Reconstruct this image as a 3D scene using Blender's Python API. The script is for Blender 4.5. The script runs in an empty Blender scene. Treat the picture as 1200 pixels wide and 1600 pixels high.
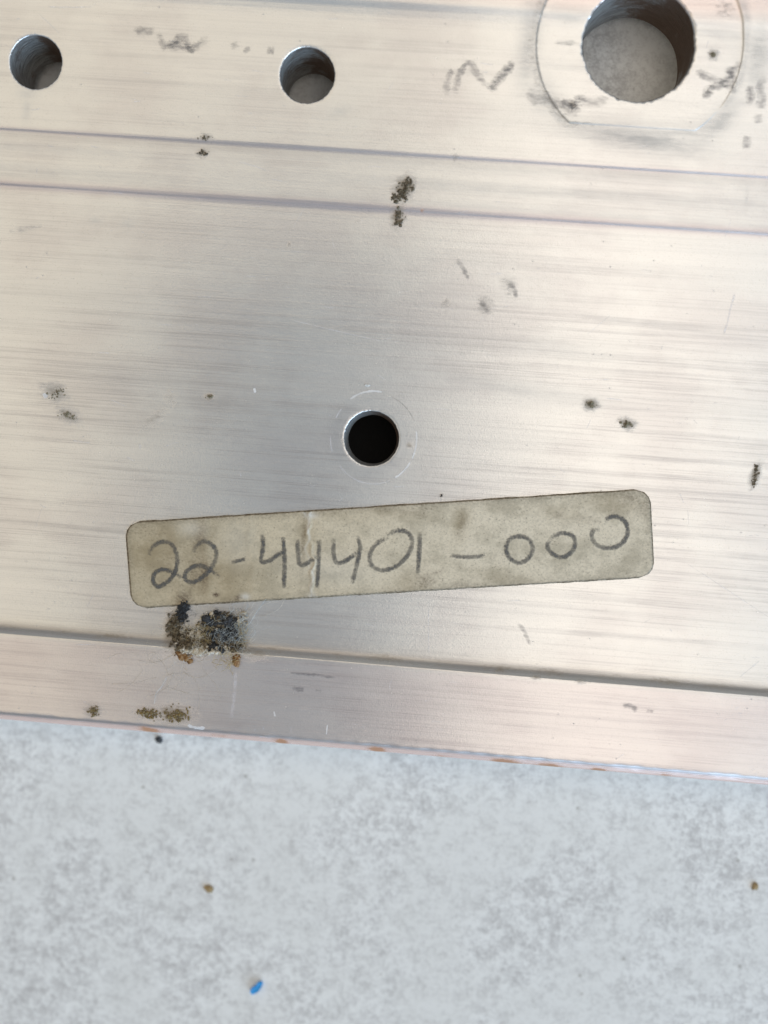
import bpy, math, random
import numpy as np
from mathutils import Matrix, Vector

random.seed(7)
rng = np.random.default_rng(11)
scene = bpy.context.scene
COL = scene.collection
MM = 0.001

# ------------------------------------------------------------------ camera
FPX = 1250.0                       # focal length in pixels of the 1200x1600 photograph
DIST = 0.114                       # camera to bar face, metres
ZF = 0.0088                         # bar face above the floor
n_cam = np.array([42.0, -58.0, FPX]); n_cam /= np.linalg.norm(n_cam)


def ray(px, py):
    return np.array([px - 600.0, py - 800.0, FPX])


def hit(px, py):
    r = ray(px, py)
    return r * DIST / (n_cam @ r)


P0 = hit(600, 800)
u_ax = hit(1200, 1082) - hit(0, 983); u_ax /= np.linalg.norm(u_ax)
z_ax = -n_cam
y_ax = np.cross(z_ax, u_ax); y_ax /= np.linalg.norm(y_ax)
u_ax = np.cross(y_ax, z_ax)
ROT = np.array([u_ax, y_ax, z_ax])         # camera space -> world
CAM = ROT @ (-P0) + np.array([0, 0, ZF])


def W(px, py, z=ZF):
    """point of the place at height z that the photograph shows at px, py"""
    d = ROT @ ray(px, py)
    t = (z - CAM[2]) / d[2]
    return CAM + d * t


cd = bpy.data.cameras.new('camera')
cam = bpy.data.objects.new('camera', cd)
COL.objects.link(cam)
cd.sensor_fit = 'VERTICAL'
cd.sensor_height = 7.2
cd.sensor_width = 5.4
cd.lens = 7.2 * FPX / 1600.0
cd.clip_start = 0.005
cd.clip_end = 50
cd.dof.use_dof = True
cd.dof.focus_distance = 0.1145
cd.dof.aperture_fstop = 1.05
M = Matrix.Identity(4)
for i in range(3):
    M[i][0] = (ROT @ np.array([1, 0, 0]))[i]
    M[i][1] = (ROT @ np.array([0, -1, 0]))[i]
    M[i][2] = (ROT @ np.array([0, 0, -1]))[i]
    M[i][3] = CAM[i]
cam.matrix_world = M
scene.camera = cam

# ------------------------------------------------------------------ world and lamps
world = bpy.data.worlds.new('World')
scene.world = world
world.use_nodes = True
bg = world.node_tree.nodes['Background']
bg.inputs['Color'].default_value = (0.80, 0.90, 1.0, 1)
bg.inputs['Strength'].default_value = 0.23


def lamp(name, loc, target, sx, sy, watts, col):
    ld = bpy.data.lights.new(name, 'AREA')
    ld.shape = 'RECTANGLE'; ld.size = sx; ld.size_y = sy
    ld.energy = watts; ld.color = col
    o = bpy.data.objects.new(name, ld); COL.objects.link(o)
    o.location = loc
    o.rotation_euler = (Vector(target) - Vector(loc)).to_track_quat('-Z', 'Y').to_euler()
    return o


WARM = (1.0, 0.85, 0.68)
lamp('warm_fill_west', (-0.85, 0.05, 1.0), (-0.85, 0.05, 0), 0.95, 1.7, 3.5, (1.0, 0.82, 0.55))  # unseen panel, placed for the warm reflection in the left of the metal
lamp('warm_fill_east', (0.297, 0.05, 1.0), (0.297, 0.05, 0), 0.46, 1.7, 3.1, (1.0, 0.895, 0.77))  # unseen panel; its gap to the west one shapes the grey reflection
lamp('warm_fill_north', (-0.15, 0.83, 1.02), (-0.15, 0.83, 0), 0.50, 1.0, 1.08, (1.0, 0.84, 0.61))  # unseen panel, placed to warm the reflection in the upper face
lamp('cool_fill_east', (0.90, 0.05, 1.0), (0.90, 0.05, 0), 0.66, 1.7, 3.4, (0.86, 0.94, 1.0))  # unseen cool panel, added for the bluish tint at the right edge
lamp('cool_fill_low', (1.6, -1.7, 0.8), (0, 0, 0), 3.2, 1.5, 69.0, (0.50, 0.73, 1.0))  # unseen cool lamp, added low to light the floor and bore walls

scene.view_settings.view_transform = 'Standard'
scene.view_settings.look = 'None'
scene.view_settings.exposure = 0.0
scene.view_settings.gamma = 1.0
scene.render.engine = 'CYCLES'
scene.render.resolution_x = 768
scene.render.resolution_y = 1024


# ------------------------------------------------------------------ node helpers
class NT:
    def __init__(self, name):
        self.m = bpy.data.materials.new(name)
        self.m.use_nodes = True
        self.t = self.m.node_tree
        self.bsdf = self.t.nodes['Principled BSDF']
        self.out = self.t.nodes['Material Output']
        self._tc = None

    def n(self, kind, **kw):
        nd = self.t.nodes.new(kind)
        for k, v in kw.items():
            setattr(nd, k, v)
        return nd

    def put(self, sock, v):
        if v is None:
            return
        if hasattr(v, 'is_output') or isinstance(v, bpy.types.NodeSocket):
            self.t.links.new(v, sock)
        else:
            if isinstance(v, (tuple, list)) and len(v) == 3 and sock.type == 'RGBA':
                v = (*v, 1)
            sock.default_value = v

    def coord(self, scale=(1, 1, 1), loc=(0, 0, 0)):
        """object coordinates in millimetres, scaled"""
        if self._tc is None:
            self._tc = self.n('ShaderNodeTexCoord')
        mp = self.n('ShaderNodeMapping')
        mp.inputs['Scale'].default_value = tuple(1000 * s for s in scale)
        mp.inputs['Location'].default_value = loc
        self.t.links.new(self._tc.outputs['Object'], mp.inputs['Vector'])
        return mp.outputs['Vector']

    def noise(self, scale=(1, 1, 1), detail=4, rough=0.6, loc=(0, 0, 0), dist=0.0):
        nd = self.n('ShaderNodeTexNoise')
        nd.inputs['Scale'].default_value = 1.0
        nd.inputs['Detail'].default_value = detail
        nd.inputs['Roughness'].default_value = rough
        nd.inputs['Distortion'].default_value = dist
        self.put(nd.inputs['Vector'], self.coord(scale, loc))
        return nd.outputs['Fac']

    def vor(self, scale=(1, 1, 1), loc=(0, 0, 0), rnd=1.0):
        nd = self.n('ShaderNodeTexVoronoi')
        nd.inputs['Scale'].default_value = 1.0
        nd.inputs['Randomness'].default_value = rnd
        self.put(nd.inputs['Vector'], self.coord(scale, loc))
        return nd.outputs['Distance'], nd.outputs['Color']

    def rng(self, v, a, b, c=0.0, d=1.0, smooth=True):
        nd = self.n('ShaderNodeMapRange')
        nd.interpolation_type = 'SMOOTHSTEP' if smooth else 'LINEAR'
        nd.clamp = True
        self.put(nd.inputs['Value'], v)
        for k, x in zip(('From Min', 'From Max', 'To Min', 'To Max'), (a, b, c, d)):
            self.put(nd.inputs[k], x)
        return nd.outputs['Result']

    def math(self, op, a, b=None, clamp=False):
        nd = self.n('ShaderNodeMath', operation=op)
        nd.use_clamp = clamp
        self.put(nd.inputs[0], a)
        if b is not None:
            self.put(nd.inputs[1], b)
        return nd.outputs[0]

    def mix(self, f, a, b, blend='MIX'):
        nd = self.n('ShaderNodeMix', data_type='RGBA', blend_type=blend)
        self.put(nd.inputs[0], f)
        self.put(nd.inputs[6], a)
        self.put(nd.inputs[7], b)
        return nd.outputs[2]

    def attr(self, name):
        nd = self.n('ShaderNodeAttribute')
        nd.attribute_name = name
        return nd.outputs['Fac']

    def bump(self, h, strength=0.3, dist=0.0001, normal=None):
        nd = self.n('ShaderNodeBump')
        nd.inputs['Strength'].default_value = strength
        nd.inputs['Distance'].default_value = dist
        self.put(nd.inputs['Height'], h)
        if normal is not None:
            self.put(nd.inputs['Normal'], normal)
        return nd.outputs['Normal']

    def fin(self, color=None, rough=None, metal=None, normal=None, alpha=None, spec=None, **kw):
        b = self.bsdf.inputs
        self.put(b['Base Color'], color)
        self.put(b['Roughness'], rough)
        self.put(b['Metallic'], metal)
        if normal is not None:
            self.put(b['Normal'], normal)
        if alpha is not None:
            self.put(b['Alpha'], alpha)
        if spec is not None:
            self.put(b['Specular IOR Level'], spec)
        return self.m


# ------------------------------------------------------------------ materials
def make_metal():
    t = NT('worn_aluminium')
    dirt, rust, lil, sheen = t.attr('dirt'), t.attr('rust'), t.attr('lilac'), t.attr('polish')
    graph = t.attr('smudge_shade')
    broad = t.noise((0.010, 0.22, 1), 3, 0.55, (3, 7, 0))
    streak = t.noise((0.016, 1.2, 1), 6, 0.72, (11, 2, 0))
    fine = t.noise((0.05, 6.5, 1), 4, 0.7, (5, 9, 0))
    hair = t.noise((0.11, 16, 1), 2, 0.6, (1, 4, 0))
    cloud = t.noise((0.06, 0.09, 1), 4, 0.6, (20, 3, 0))
    pit = t.noise((5.5, 5.5, 5.5), 3, 0.65)
    vd, vc = t.vor((0.75, 0.9, 1))
    vd2, vc2 = t.vor((1.1, 1.3, 1), (7, 3, 0))
    # streaks fade in and out over the length
    s = t.math('ADD', t.math('MULTIPLY', streak, 0.44), t.math('MULTIPLY', fine, 0.34))
    s = t.math('ADD', s, t.math('MULTIPLY', hair, 0.22))
    dark = t.rng(s, 0.47, 0.60)
    dark = t.math('MULTIPLY', dark, t.rng(cloud, 0.35, 0.62, 0.40, 1.0))
    dark = t.math('MULTIPLY', dark, t.attr('brush'))
    col = t.mix(t.rng(broad, 0.35, 0.65), (0.88, 0.855, 0.82), (0.84, 0.82, 0.79))
    col = t.mix(t.rng(cloud, 0.42, 0.66, 0, 0.6), col, (0.75, 0.71, 0.69))
    col = t.mix(t.math('MULTIPLY', dark, 0.68), col, (0.47, 0.45, 0.445))
    col = t.mix(lil, col, (0.60, 0.44, 0.46))
    col = t.mix(t.attr('pink'), col, (0.95, 0.70, 0.62))
    col = t.mix(t.rng(pit, 0.56, 0.76, 0, 0.45), col, (0.45, 0.42, 0.38))
    # specks
    sp = t.math('MULTIPLY', t.rng(vd, 0.05, 0.10, 1, 0), t.rng(vc, 0.72, 0.78))
    col = t.mix(t.math('MULTIPLY', sp, 0.65), col, (0.22, 0.19, 0.15))
    sw = t.math('MULTIPLY', t.rng(vd2, 0.04, 0.09, 1, 0), t.rng(vc2, 0.80, 0.86))
    col = t.mix(t.math('MULTIPLY', sw, 0.7), col, (0.92, 0.92, 0.92))
    # grey smudges and painted shading
    gn = t.noise((0.35, 1.6, 1), 5, 0.7, (2, 8, 0))
    g = t.math('MULTIPLY', graph, t.rng(gn, 0.30, 0.66, 0.45, 1))
    col = t.mix(t.math('MULTIPLY', g, 0.8), col, (0.40, 0.385, 0.37))
    col = t.mix(t.math('MULTIPLY', t.attr('seam'), t.rng(streak, 0.3, 0.7, 1.0, 0.7)), col, (0.20, 0.165, 0.15))
    # dirt and rust with ragged outlines
    dn = t.noise((1.1, 2.6, 2), 7, 0.78, (4, 4, 1))
    dm = t.rng(t.math('ADD', dirt, t.math('MULTIPLY', t.math('SUBTRACT', dn, 0.5), 1.5)), 0.06, 0.86)
    dm = t.math('MULTIPLY', dm, t.rng(dirt, 0.02, 0.15))
    col = t.mix(t.math('MULTIPLY', dm, 0.78), col, (0.23, 0.17, 0.10))
    rm = t.rng(t.math('ADD', rust, t.math('MULTIPLY', t.math('SUBTRACT', dn, 0.5), 1.2)), 0.12, 0.7)
    rm = t.math('MULTIPLY', rm, t.rng(rust, 0.02, 0.15))
    col = t.mix(t.math('MULTIPLY', rm, 0.9), col, (0.42, 0.19, 0.08))
    anyd = t.math('MAXIMUM', t.math('MAXIMUM', dm, rm), t.math('MAXIMUM', t.math('MULTIPLY', g, 0.6), sp))
    rough = t.math('ADD', t.rng(s, 0.40, 0.66, 0.13, 0.23), t.math('MULTIPLY', t.math('MAXIMUM', anyd, t.math('MULTIPLY', t.attr('seam'), 1.2, True)), 0.35), True)
    rough = t.math('SUBTRACT', rough, t.math('MULTIPLY', sheen, 0.08))
    metal = t.math('SUBTRACT', 0.65, t.math('MULTIPLY', anyd, 0.61), True)
    grit = t.noise((2.4, 3.0, 2.4), 5, 0.8, (6, 6, 2))
    h = t.math('ADD', t.math('MULTIPLY', s, 1.0), t.math('ADD', t.math('MULTIPLY', pit, 0.6), t.math('MULTIPLY', grit, 0.45)))
    h = t.math('ADD', h, t.math('MULTIPLY', dm, 0.7))
    nrm = t.bump(h, 0.34, 0.00007)
    return t.fin(col, rough, metal, nrm)


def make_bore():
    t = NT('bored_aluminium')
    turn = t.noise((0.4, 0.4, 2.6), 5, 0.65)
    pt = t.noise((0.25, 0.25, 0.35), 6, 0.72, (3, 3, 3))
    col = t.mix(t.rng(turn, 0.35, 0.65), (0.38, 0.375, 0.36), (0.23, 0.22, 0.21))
    rs = t.math('ADD', t.math('MULTIPLY', t.attr('browned'), 0.30), pt)
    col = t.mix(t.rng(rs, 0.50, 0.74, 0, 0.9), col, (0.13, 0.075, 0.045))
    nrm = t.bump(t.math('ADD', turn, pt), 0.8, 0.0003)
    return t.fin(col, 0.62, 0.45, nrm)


def make_floor():
    t = NT('mottled_stone_tile')
    a = t.noise((0.34, 0.34, 1), 6, 0.62, (0, 0, 0), 0.2)
    b = t.noise((1.15, 1.15, 1), 5, 0.68, (9, 5, 0))
    c = t.noise((0.05, 0.05, 1), 3, 0.5, (2, 2, 0))
    e = t.noise((3.2, 3.2, 1), 4, 0.7, (6, 1, 0))
    s = t.math('ADD', t.math('MULTIPLY', a, 0.36), t.math('ADD', t.math('MULTIPLY', b, 0.40), t.math('MULTIPLY', e, 0.24)))
    s = t.math('ADD', s, t.math('MULTIPLY', t.math('SUBTRACT', c, 0.5), 0.15))
    col = t.mix(t.rng(s, 0.38, 0.57), (0.53, 0.515, 0.505), (0.84, 0.835, 0.82))
    col = t.mix(t.rng(c, 0.40, 0.62, 0, 0.4), col, (0.70, 0.69, 0.665))
    vd, vc = t.vor((0.30, 0.30, 1), (1, 6, 0))
    sp = t.math('MULTIPLY', t.rng(vd, 0.06, 0.12, 1, 0), t.rng(vc, 0.66, 0.72))
    col = t.mix(t.math('MULTIPLY', sp, 0.45), col, (0.27, 0.24, 0.20))
    nrm = t.bump(s, 0.25, 0.0002)
    return t.fin(col, 0.6, 0.0, nrm, spec=0.3)


def make_paper():
    t = NT('aged_paper')
    st, br, pale, edge, grey = t.attr('stain'), t.attr('brown'), t.attr('pale'), t.attr('rim'), t.attr('grey')
    grain = t.noise((3.2, 3.2, 3), 5, 0.75)
    cl = t.noise((0.22, 0.3, 1), 5, 0.65, (5, 1, 0))
    spk = t.noise((2.6, 3.4, 1), 3, 0.8, (8, 8, 0))
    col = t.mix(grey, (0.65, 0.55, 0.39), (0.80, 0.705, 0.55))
    col = t.mix(t.rng(cl, 0.42, 0.68, 0, 0.6), col, (0.39, 0.34, 0.245))
    col = t.mix(t.rng(grain, 0.38, 0.66, 0, 0.35), col, (0.30, 0.27, 0.21))
    col = t.mix(t.rng(grain, 0.30, 0.44, 0.35, 0), col, (0.62, 0.59, 0.51))
    sm = t.math('MULTIPLY', st, t.rng(cl, 0.35, 0.6, 0.55, 1))
    col = t.mix(t.math('MULTIPLY', sm, 0.85), col, (0.30, 0.225, 0.12))
    bm = t.math('MULTIPLY', br, t.rng(spk, 0.36, 0.6, 0.3, 1))
    col = t.mix(t.math('MULTIPLY', bm, 0.9), col, (0.10, 0.065, 0.04))
    col = t.mix(t.math('MULTIPLY', t.rng(spk, 0.57, 0.70), 0.6), col, (0.17, 0.13, 0.09))
    col = t.mix(pale, col, (0.74, 0.71, 0.65))
    rm = t.math('MULTIPLY', edge, t.rng(spk, 0.35, 0.6, 0.35, 1))
    col = t.mix(rm, col, (0.12, 0.095, 0.065))
    h = t.math('ADD', grain, t.math('MULTIPLY', cl, 1.5))
    return t.fin(col, 0.62, 0.0, t.bump(h, 0.28, 0.00012), spec=0.35)


def make_pencil(name, lo, hi, amount, color=(0.115, 0.115, 0.115), sc=(3.0, 3.0, 3.0)):
    t = NT(name)
    e = t.attr('edge')
    g = t.noise(sc, 4, 0.75)
    v = t.math('ADD', t.math('MULTIPLY', e, 0.75), t.math('MULTIPLY', t.math('SUBTRACT', g, 0.5), 1.3))
    press = t.rng(t.noise((0.22, 0.22, 0.22), 3, 0.6, (3, 1, 2)), 0.36, 0.62, 0.62, 1.08)
    a = t.math('MULTIPLY', t.math('MULTIPLY', t.rng(v, lo, hi), amount), press, True)
    return t.fin(color, 0.45, 0.15, None, a)


def simple(name, col, col2=None, rough=0.7, sc=3.0, metal=0.0, bump=0.3, spec=0.3, alpha=None):
    t = NT(name)
    g = t.noise((sc, sc, sc), 4, 0.65)
    c = t.mix(t.rng(g, 0.38, 0.64), col, col2) if col2 else col
    return t.fin(c, rough, metal, t.bump(g, bump, 0.0001), alpha, spec)


MAT = {
    'metal': make_metal(), 'bore': make_bore(), 'floor': make_floor(), 'paper': make_paper(),
    'dark': simple('cavity_shade', (0.008, 0.0075, 0.007), (0.006, 0.0055, 0.005), 0.9),  # darkness of the hollow painted as a near-black surface
    'pencil': make_pencil('pencil_on_paper', 0.15, 0.85, 0.80),
    'graphite': make_pencil('graphite_on_metal', 0.30, 1.05, 0.48, (0.17, 0.165, 0.18), (0.9, 2.6, 2)),
    'adhesive': simple('grimy_adhesive', (0.15, 0.115, 0.07), (0.34, 0.29, 0.22), 0.8, 1.6),
    'scratch': make_pencil('bright_scratch', 0.30, 0.62, 0.75, (0.93, 0.93, 0.95), (0.9, 0.9, 0.9)),
    'scratch_soft': make_pencil('faint_scuff', 0.32, 0.95, 0.40, (0.88, 0.88, 0.93), (1.2, 1.2, 1.2)),
    'soot': simple('black_fluff', (0.030, 0.030, 0.032), (0.07, 0.072, 0.076), 0.95, 4.0),
    'hair': simple('grey_fibre', (0.42, 0.46, 0.47), (0.68, 0.70, 0.68), 0.6, 1.0),
    'gold': simple('golden_fibre', (0.50, 0.36, 0.13), (0.62, 0.53, 0.36), 0.5, 1.0),
    'fawn': simple('fawn_fibre', (0.50, 0.41, 0.29), (0.74, 0.69, 0.60), 0.6, 1.0),
    'husk': simple('brown_husk', (0.20, 0.095, 0.03), (0.34, 0.20, 0.09), 0.5, 3.0),
    'soil': simple('olive_soil', (0.17, 0.145, 0.095), (0.30, 0.26, 0.18), 0.9, 3.0),
    'soil_dark': simple('dark_soil', (0.085, 0.068, 0.045), (0.20, 0.16, 0.105), 0.9, 3.0),
    'soil_gold': simple('golden_soil', (0.27, 0.19, 0.075), (0.18, 0.14, 0.08), 0.8, 3.0),
    'chalk': simple('white_grain', (0.80, 0.80, 0.78), (0.68, 0.68, 0.66), 0.8, 3.0),
    'blue': simple('blue_paint', (0.03, 0.30, 0.72), (0.07, 0.38, 0.80), 0.5, 2.0),
    'tan': simple('tan_crumb', (0.42, 0.31, 0.17), (0.30, 0.21, 0.11), 0.8, 2.0),
    'char': simple('black_crumb', (0.03, 0.03, 0.032), (0.08, 0.08, 0.08), 0.8, 2.0),
}


# ------------------------------------------------------------------ object helpers
def mesh_object(name, verts, faces, mat, parent=None, attrs=None, smooth=True, origin=None):
    me = bpy.data.meshes.new(name)
    v = np.asarray(verts, dtype=np.float64)
    o = bpy.data.objects.new(name, me)
    base = np.zeros(3)
    if origin is not None:
        base = np.asarray(origin, dtype=float)
        o.location = base
    elif parent is not None:
        base = np.array(parent.location)
    if isinstance(faces, np.ndarray):
        faces = faces.tolist()
    me.from_pydata((v - base).tolist(), [], faces)
    if smooth:
        me.polygons.foreach_set('use_smooth', np.ones(len(me.polygons), dtype=bool))
    for k, a in (attrs or {}).items():
        at = me.attributes.new(k, 'FLOAT', 'POINT')
        at.data.foreach_set('value', np.asarray(a, dtype=np.float32))
    me.materials.append(MAT[mat])
    me.update()
    COL.objects.link(o)
    if parent is not None:
        o.parent = parent
    return o


def thing(name, label, cat, loc, group=None):
    o = bpy.data.objects.new(name, None)
    o.empty_display_size = 0.01
    COL.objects.link(o)
    o.location = loc
    tag(o, label, cat, group)
    return o


def tag(o, label, cat, group=None):
    o['label'] = label
    o['category'] = cat
    if group:
        o['group'] = group
    return o


# ------------------------------------------------------------------ the bar's section
def vline(*pts):
    return float(np.mean([W(*p)[1] for p in pts]))


V_TOP = vline((600, 10), (840, 24), (1160, 44))
V_1 = vline((5, 203), (300, 217), (600, 236), (900, 262), (1190, 289))
V_2 = vline((5, 292), (300, 305), (600, 328), (900, 349), (1160, 364))
V_S = vline((5, 988), (300, 1005), (650, 1038), (900, 1063), (1190, 1084))   # corner of the lower step
V_E = vline((5, 1108), (300, 1136), (650, 1168), (1190, 1214))               # lower edge of the lower strip
V_C = float(np.mean([W(893, 193)[1], W(1080, 209)[1]]))                      # straight side of the machined pad
V_N = V_TOP + 0.0158
U_W, U_E = -0.16, 0.16
print('section mm', [round(1000 * x, 2) for x in (V_TOP, V_1, V_2, V_S, V_E, V_C)])

# (v, height over the main face), from south to north
SECTION = [
    (V_E - 0.0014, -0.00075), (V_E - 0.0013, -0.0002), (V_E - 0.0011, 0.00015), (V_E - 0.00016, 0.00092), (V_E + 0.00010, 0.00110),
    (V_E + 0.0006, 0.00115), (V_S - 0.00030, 0.00115), (V_S - 0.00012, 0.00111), (V_S, 0.00098), (V_S + 0.00030, 0.00052),
    (V_S + 0.00065, 0.00020), (V_S + 0.0011, 0.00004), (V_S + 0.0017, 0.0),
    (V_2 - 0.0004, 0.0), (V_2 - 0.0002, 0.00003), (V_2 + 0.00004, 0.00017), (V_2 + 0.00022, 0.00030), (V_2 + 0.0004, 0.00034),
    (V_1 - 0.0002, 0.00035), (V_1 - 0.00008, 0.00038), (V_1 + 0.00008, 0.00056), (V_1 + 0.0002, 0.00060),
    (V_C, 0.00062), (V_TOP - 0.0026, 0.00066), (V_TOP - 0.0016, 0.00070), (V_TOP - 0.0006, 0.00082),
    (V_TOP, 0.00098), (V_TOP + 0.0004, 0.00103), (V_TOP + 0.002, 0.00106), (V_N - 0.001, 0.00106), (V_N, 0.0005),
]
SV = np.array([s[0] for s in SECTION])
SZ = np.array([s[1] for s in SECTION])


def section(v):
    return np.interp(v, SV, SZ)


# holes: centre and radius on the face
def hole(px, py, rpx, zz):
    c = W(px, py, ZF + zz)
    e = W(px + rpx, py, ZF + zz)
    return c[0], c[1], float(np.hypot(*(e - c)[:2]))


H_BIG = hole(1000, 67, 88, 0.0009)
H_W = hole(55.5, 96.5, 40.5, 0.00065)
H_M = hole(480, 117, 42.5, 0.00065)
H_C = hole(580.5, 685, 42.5, 0.0)
PAD_R = 162.5 / 88 * H_BIG[2]


def pad_radius(th):
    s = np.sin(th)
    dv = V_C - H_BIG[1]           # negative: the straight side lies south of the hole
    r = np.full_like(th, PAD_R)
    south = s < -1e-6
    r[south] = np.minimum(r[south], dv / s[south])
    return r


# ------------------------------------------------------------------ the grid with round holes
def axis(lo, hi, breaks, step_fn):
    b = sorted(set([lo, hi] + [x for x in breaks if lo < x < hi]))
    bb = [b[0]]
    for x in b[1:]:
        if x - bb[-1] > 4e-5:
            bb.append(x)
    out = [bb[0]]
    for a, c in zip(bb[:-1], bb[1:]):
        st = step_fn(0.5 * (a + c))
        k = max(1, int(math.ceil((c - a) / st)))
        out += [a + (c - a) * (i + 1) / k for i in range(k)]
    return np.array(out)


def plate(us, vs, holes, zfun):
    """holes: list of (cx, cy, half, rings) where rings(theta, rmax) -> list of radius arrays, z offsets"""
    nu, nv = len(us), len(vs)
    U, V = np.meshgrid(us, vs)
    keep = np.ones((nv - 1, nu - 1), bool)
    used = np.ones((nv, nu), bool)
    verts = [np.stack([U.ravel(), V.ravel(), zfun(U.ravel(), V.ravel())], 1)]
    count = nu * nv
    idx = np.arange(count).reshape(nv, nu)
    extra = []
    for (cx, cy, half, rings) in holes:
        i0 = int(np.argmin(abs(us - (cx - half)))); i1 = int(np.argmin(abs(us - (cx + half))))
        j0 = int(np.argmin(abs(vs - (cy - half)))); j1 = int(np.argmin(abs(vs - (cy + half))))
        keep[j0:j1, i0:i1] = False
        used[j0 + 1:j1, i0 + 1:i1] = False
        per = [idx[j0, i] for i in range(i0, i1)] + [idx[j, i1] for j in range(j0, j1)] + \
              [idx[j1, i] for i in range(i1, i0, -1)] + [idx[j, i0] for j in range(j1, j0, -1)]
        per = np.array(per)
        P = verts[0][per, :2]
        d = P - np.array([cx, cy])
        rmax = np.hypot(d[:, 0], d[:, 1])
        th = np.arctan2(d[:, 1], d[:, 0])
        rl = rings(th, rmax)
        prev = per
        n = len(per)
        for (r, dz) in reversed(rl):
            x = cx + r * np.cos(th); y = cy + r * np.sin(th)
            z = zfun(x, y) + dz
            verts.append(np.stack([x, y, z], 1))
            cur = np.arange(count, count + n); count += n
            nx = np.roll(np.arange(n), -1)
            extra.append(np.stack([prev, prev[nx], cur[nx], cur], 1))
            prev = cur
    q = np.stack([idx[:-1, :-1][keep], idx[:-1, 1:][keep], idx[1:, 1:][keep], idx[1:, :-1][keep]], 1)
    faces = np.concatenate([q] + extra, 0)
    vv = np.concatenate(verts, 0)
    live = np.zeros(len(vv), bool); live[faces.ravel()] = True
    remap = np.cumsum(live) - 1
    return vv[live], remap[faces]


def plain_rings(r0, step, chips=0.0, seed=0, fine=None):
    def f(th, rmax):
        ph = np.random.default_rng(seed).uniform(0, 6.28, 8)
        wob = sum(np.sin(k * th + ph[i]) for i, k in enumerate((3, 7, 11, 17, 23, 31, 41, 53))) / 8 * chips
        r_in = r0 + wob * 0.3
        out = [(r_in, -0.00028), (r_in + 0.00003, -0.00012), (r_in + 0.00009 + wob * 0.5, -0.00003), (r_in + 0.0002 + wob * 0.5, 0)]
        base = r_in + 0.0002 + wob * 0.5
        k = max(3, int((rmax.min() - r0 - 0.0002) / step))
        for i in range(1, k):
            out.append((base + (rmax - base) * i / k, 0))
        return out
    return f


def big_rings(th, rmax):
    ph = np.random.default_rng(5).uniform(0, 6.28, 8)
    wob = sum(np.sin(k * th + ph[i]) for i, k in enumerate((3, 7, 11, 17, 23, 31, 41, 53))) / 8 * 0.00022
    r_in = np.full_like(th, H_BIG[2]) + wob * 0.3
    out = [(r_in, -0.0004), (r_in + 0.00004, -0.00018), (r_in + 0.00014 + wob, -0.00004), (r_in + 0.0003 + wob, 0)]
    base = r_in + 0.0003 + wob
    pr = pad_radius(th)
    for i in range(1, 24):
        out.append((base + (pr - 0.00008 - base) * i / 24, 0))
    out.append((pr - 0.00008, 0)); out.append((pr - 0.00002, 0)); out.append((pr + 0.00006, 0)); out.append((pr + 0.00014, 0))
    b2 = pr + 0.00014
    for i in range(1, 12):
        out.append((b2 + (rmax - b2) * i / 12, 0))
    return out


def recess(x, y):
    """machined pad: a shallow facing cut that runs out at its straight side"""
    dx, dy = x - H_BIG[0], y - H_BIG[1]
    r = np.hypot(dx, dy)
    pr = pad_radius(np.arctan2(dy, dx))
    inside = np.clip((pr + 0.00002 - r) / 0.00008 + 0.5, 0, 1)
    dep = np.interp(y, [V_C, V_C + 0.004, V_TOP], [-0.00016, 0.00006, 0.00030])
    return inside * dep


WAVE = rng.uniform(0, 6.28, 12)


def face_z(u, v):
    z = ZF + section(v) - recess(u, v)
    # the extrusion is never quite flat
    z = z + 0.000012 * np.sin(u * 90 + WAVE[0]) * np.sin(v * 130 + WAVE[1]) + 0.000006 * np.sin(u * 37 + v * 410 + WAVE[2])
    # nicked lower edge
    e = np.exp(-((v - V_E) / 0.00035) ** 2)
    z = z - e * 0.00002 * (np.sin(u * 2300 + WAVE[3]) + np.sin(u * 510 + WAVE[4]) + np.sin(u * 890 + WAVE[5]))
    return z


h_c, h_s, h_b = 0.0085, 0.006, 0.0156
holes_def = [(H_BIG, h_b, big_rings), (H_W, h_s, plain_rings(H_W[2], 0.00028, 0.00015, 1)),
             (H_M, h_s, plain_rings(H_M[2], 0.00028, 0.00015, 2)), (H_C, h_c, plain_rings(H_C[2], 0.0002, 0.00015, 3))]
bu, bv = [], list(SV)
for (h, half, _) in holes_def:
    bu += [h[0] - half, h[0] + half]
    bv += [h[1] - half, h[1] + half]
us = axis(U_W, U_E, bu + [-0.063, 0.063], lambda x: 0.00026 if abs(x) < 0.063 else 0.002)
vs = axis(V_E - 0.0014, V_N, bv + [0.084], lambda y: 0.00026 if y < 0.084 else 0.0015)
pv, pf = plate(us, vs, [(h[0], h[1], half, rg) for (h, half, rg) in holes_def], face_z)


# ------------------------------------------------------------------ wear and painted shade masks on the face
def pts(*pp):
    return [tuple(W(*p)[:2]) for p in pp]


PX = float(np.hypot(*(W(601, 800) - W(600, 800))[:2]))      # one photograph pixel on the face


def splat(v, lst, soft=1.0):
    """lst of (px, py, rx, ry, angle, weight) in photograph pixels"""
    out = np.zeros(len(v))
    for (px, py, rx, ry, ang, w) in lst:
        c = W(px, py)
        dx = v[:, 0] - c[0]; dy = v[:, 1] - c[1]
        ca, sa = math.cos(math.radians(ang)), math.sin(math.radians(ang))
        a = (dx * ca + dy * sa) / (rx * PX); b = (-dx * sa + dy * ca) / (ry * PX)
        out = np.maximum(out, w * np.exp(-(a * a + b * b) * soft))
    return out


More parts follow.
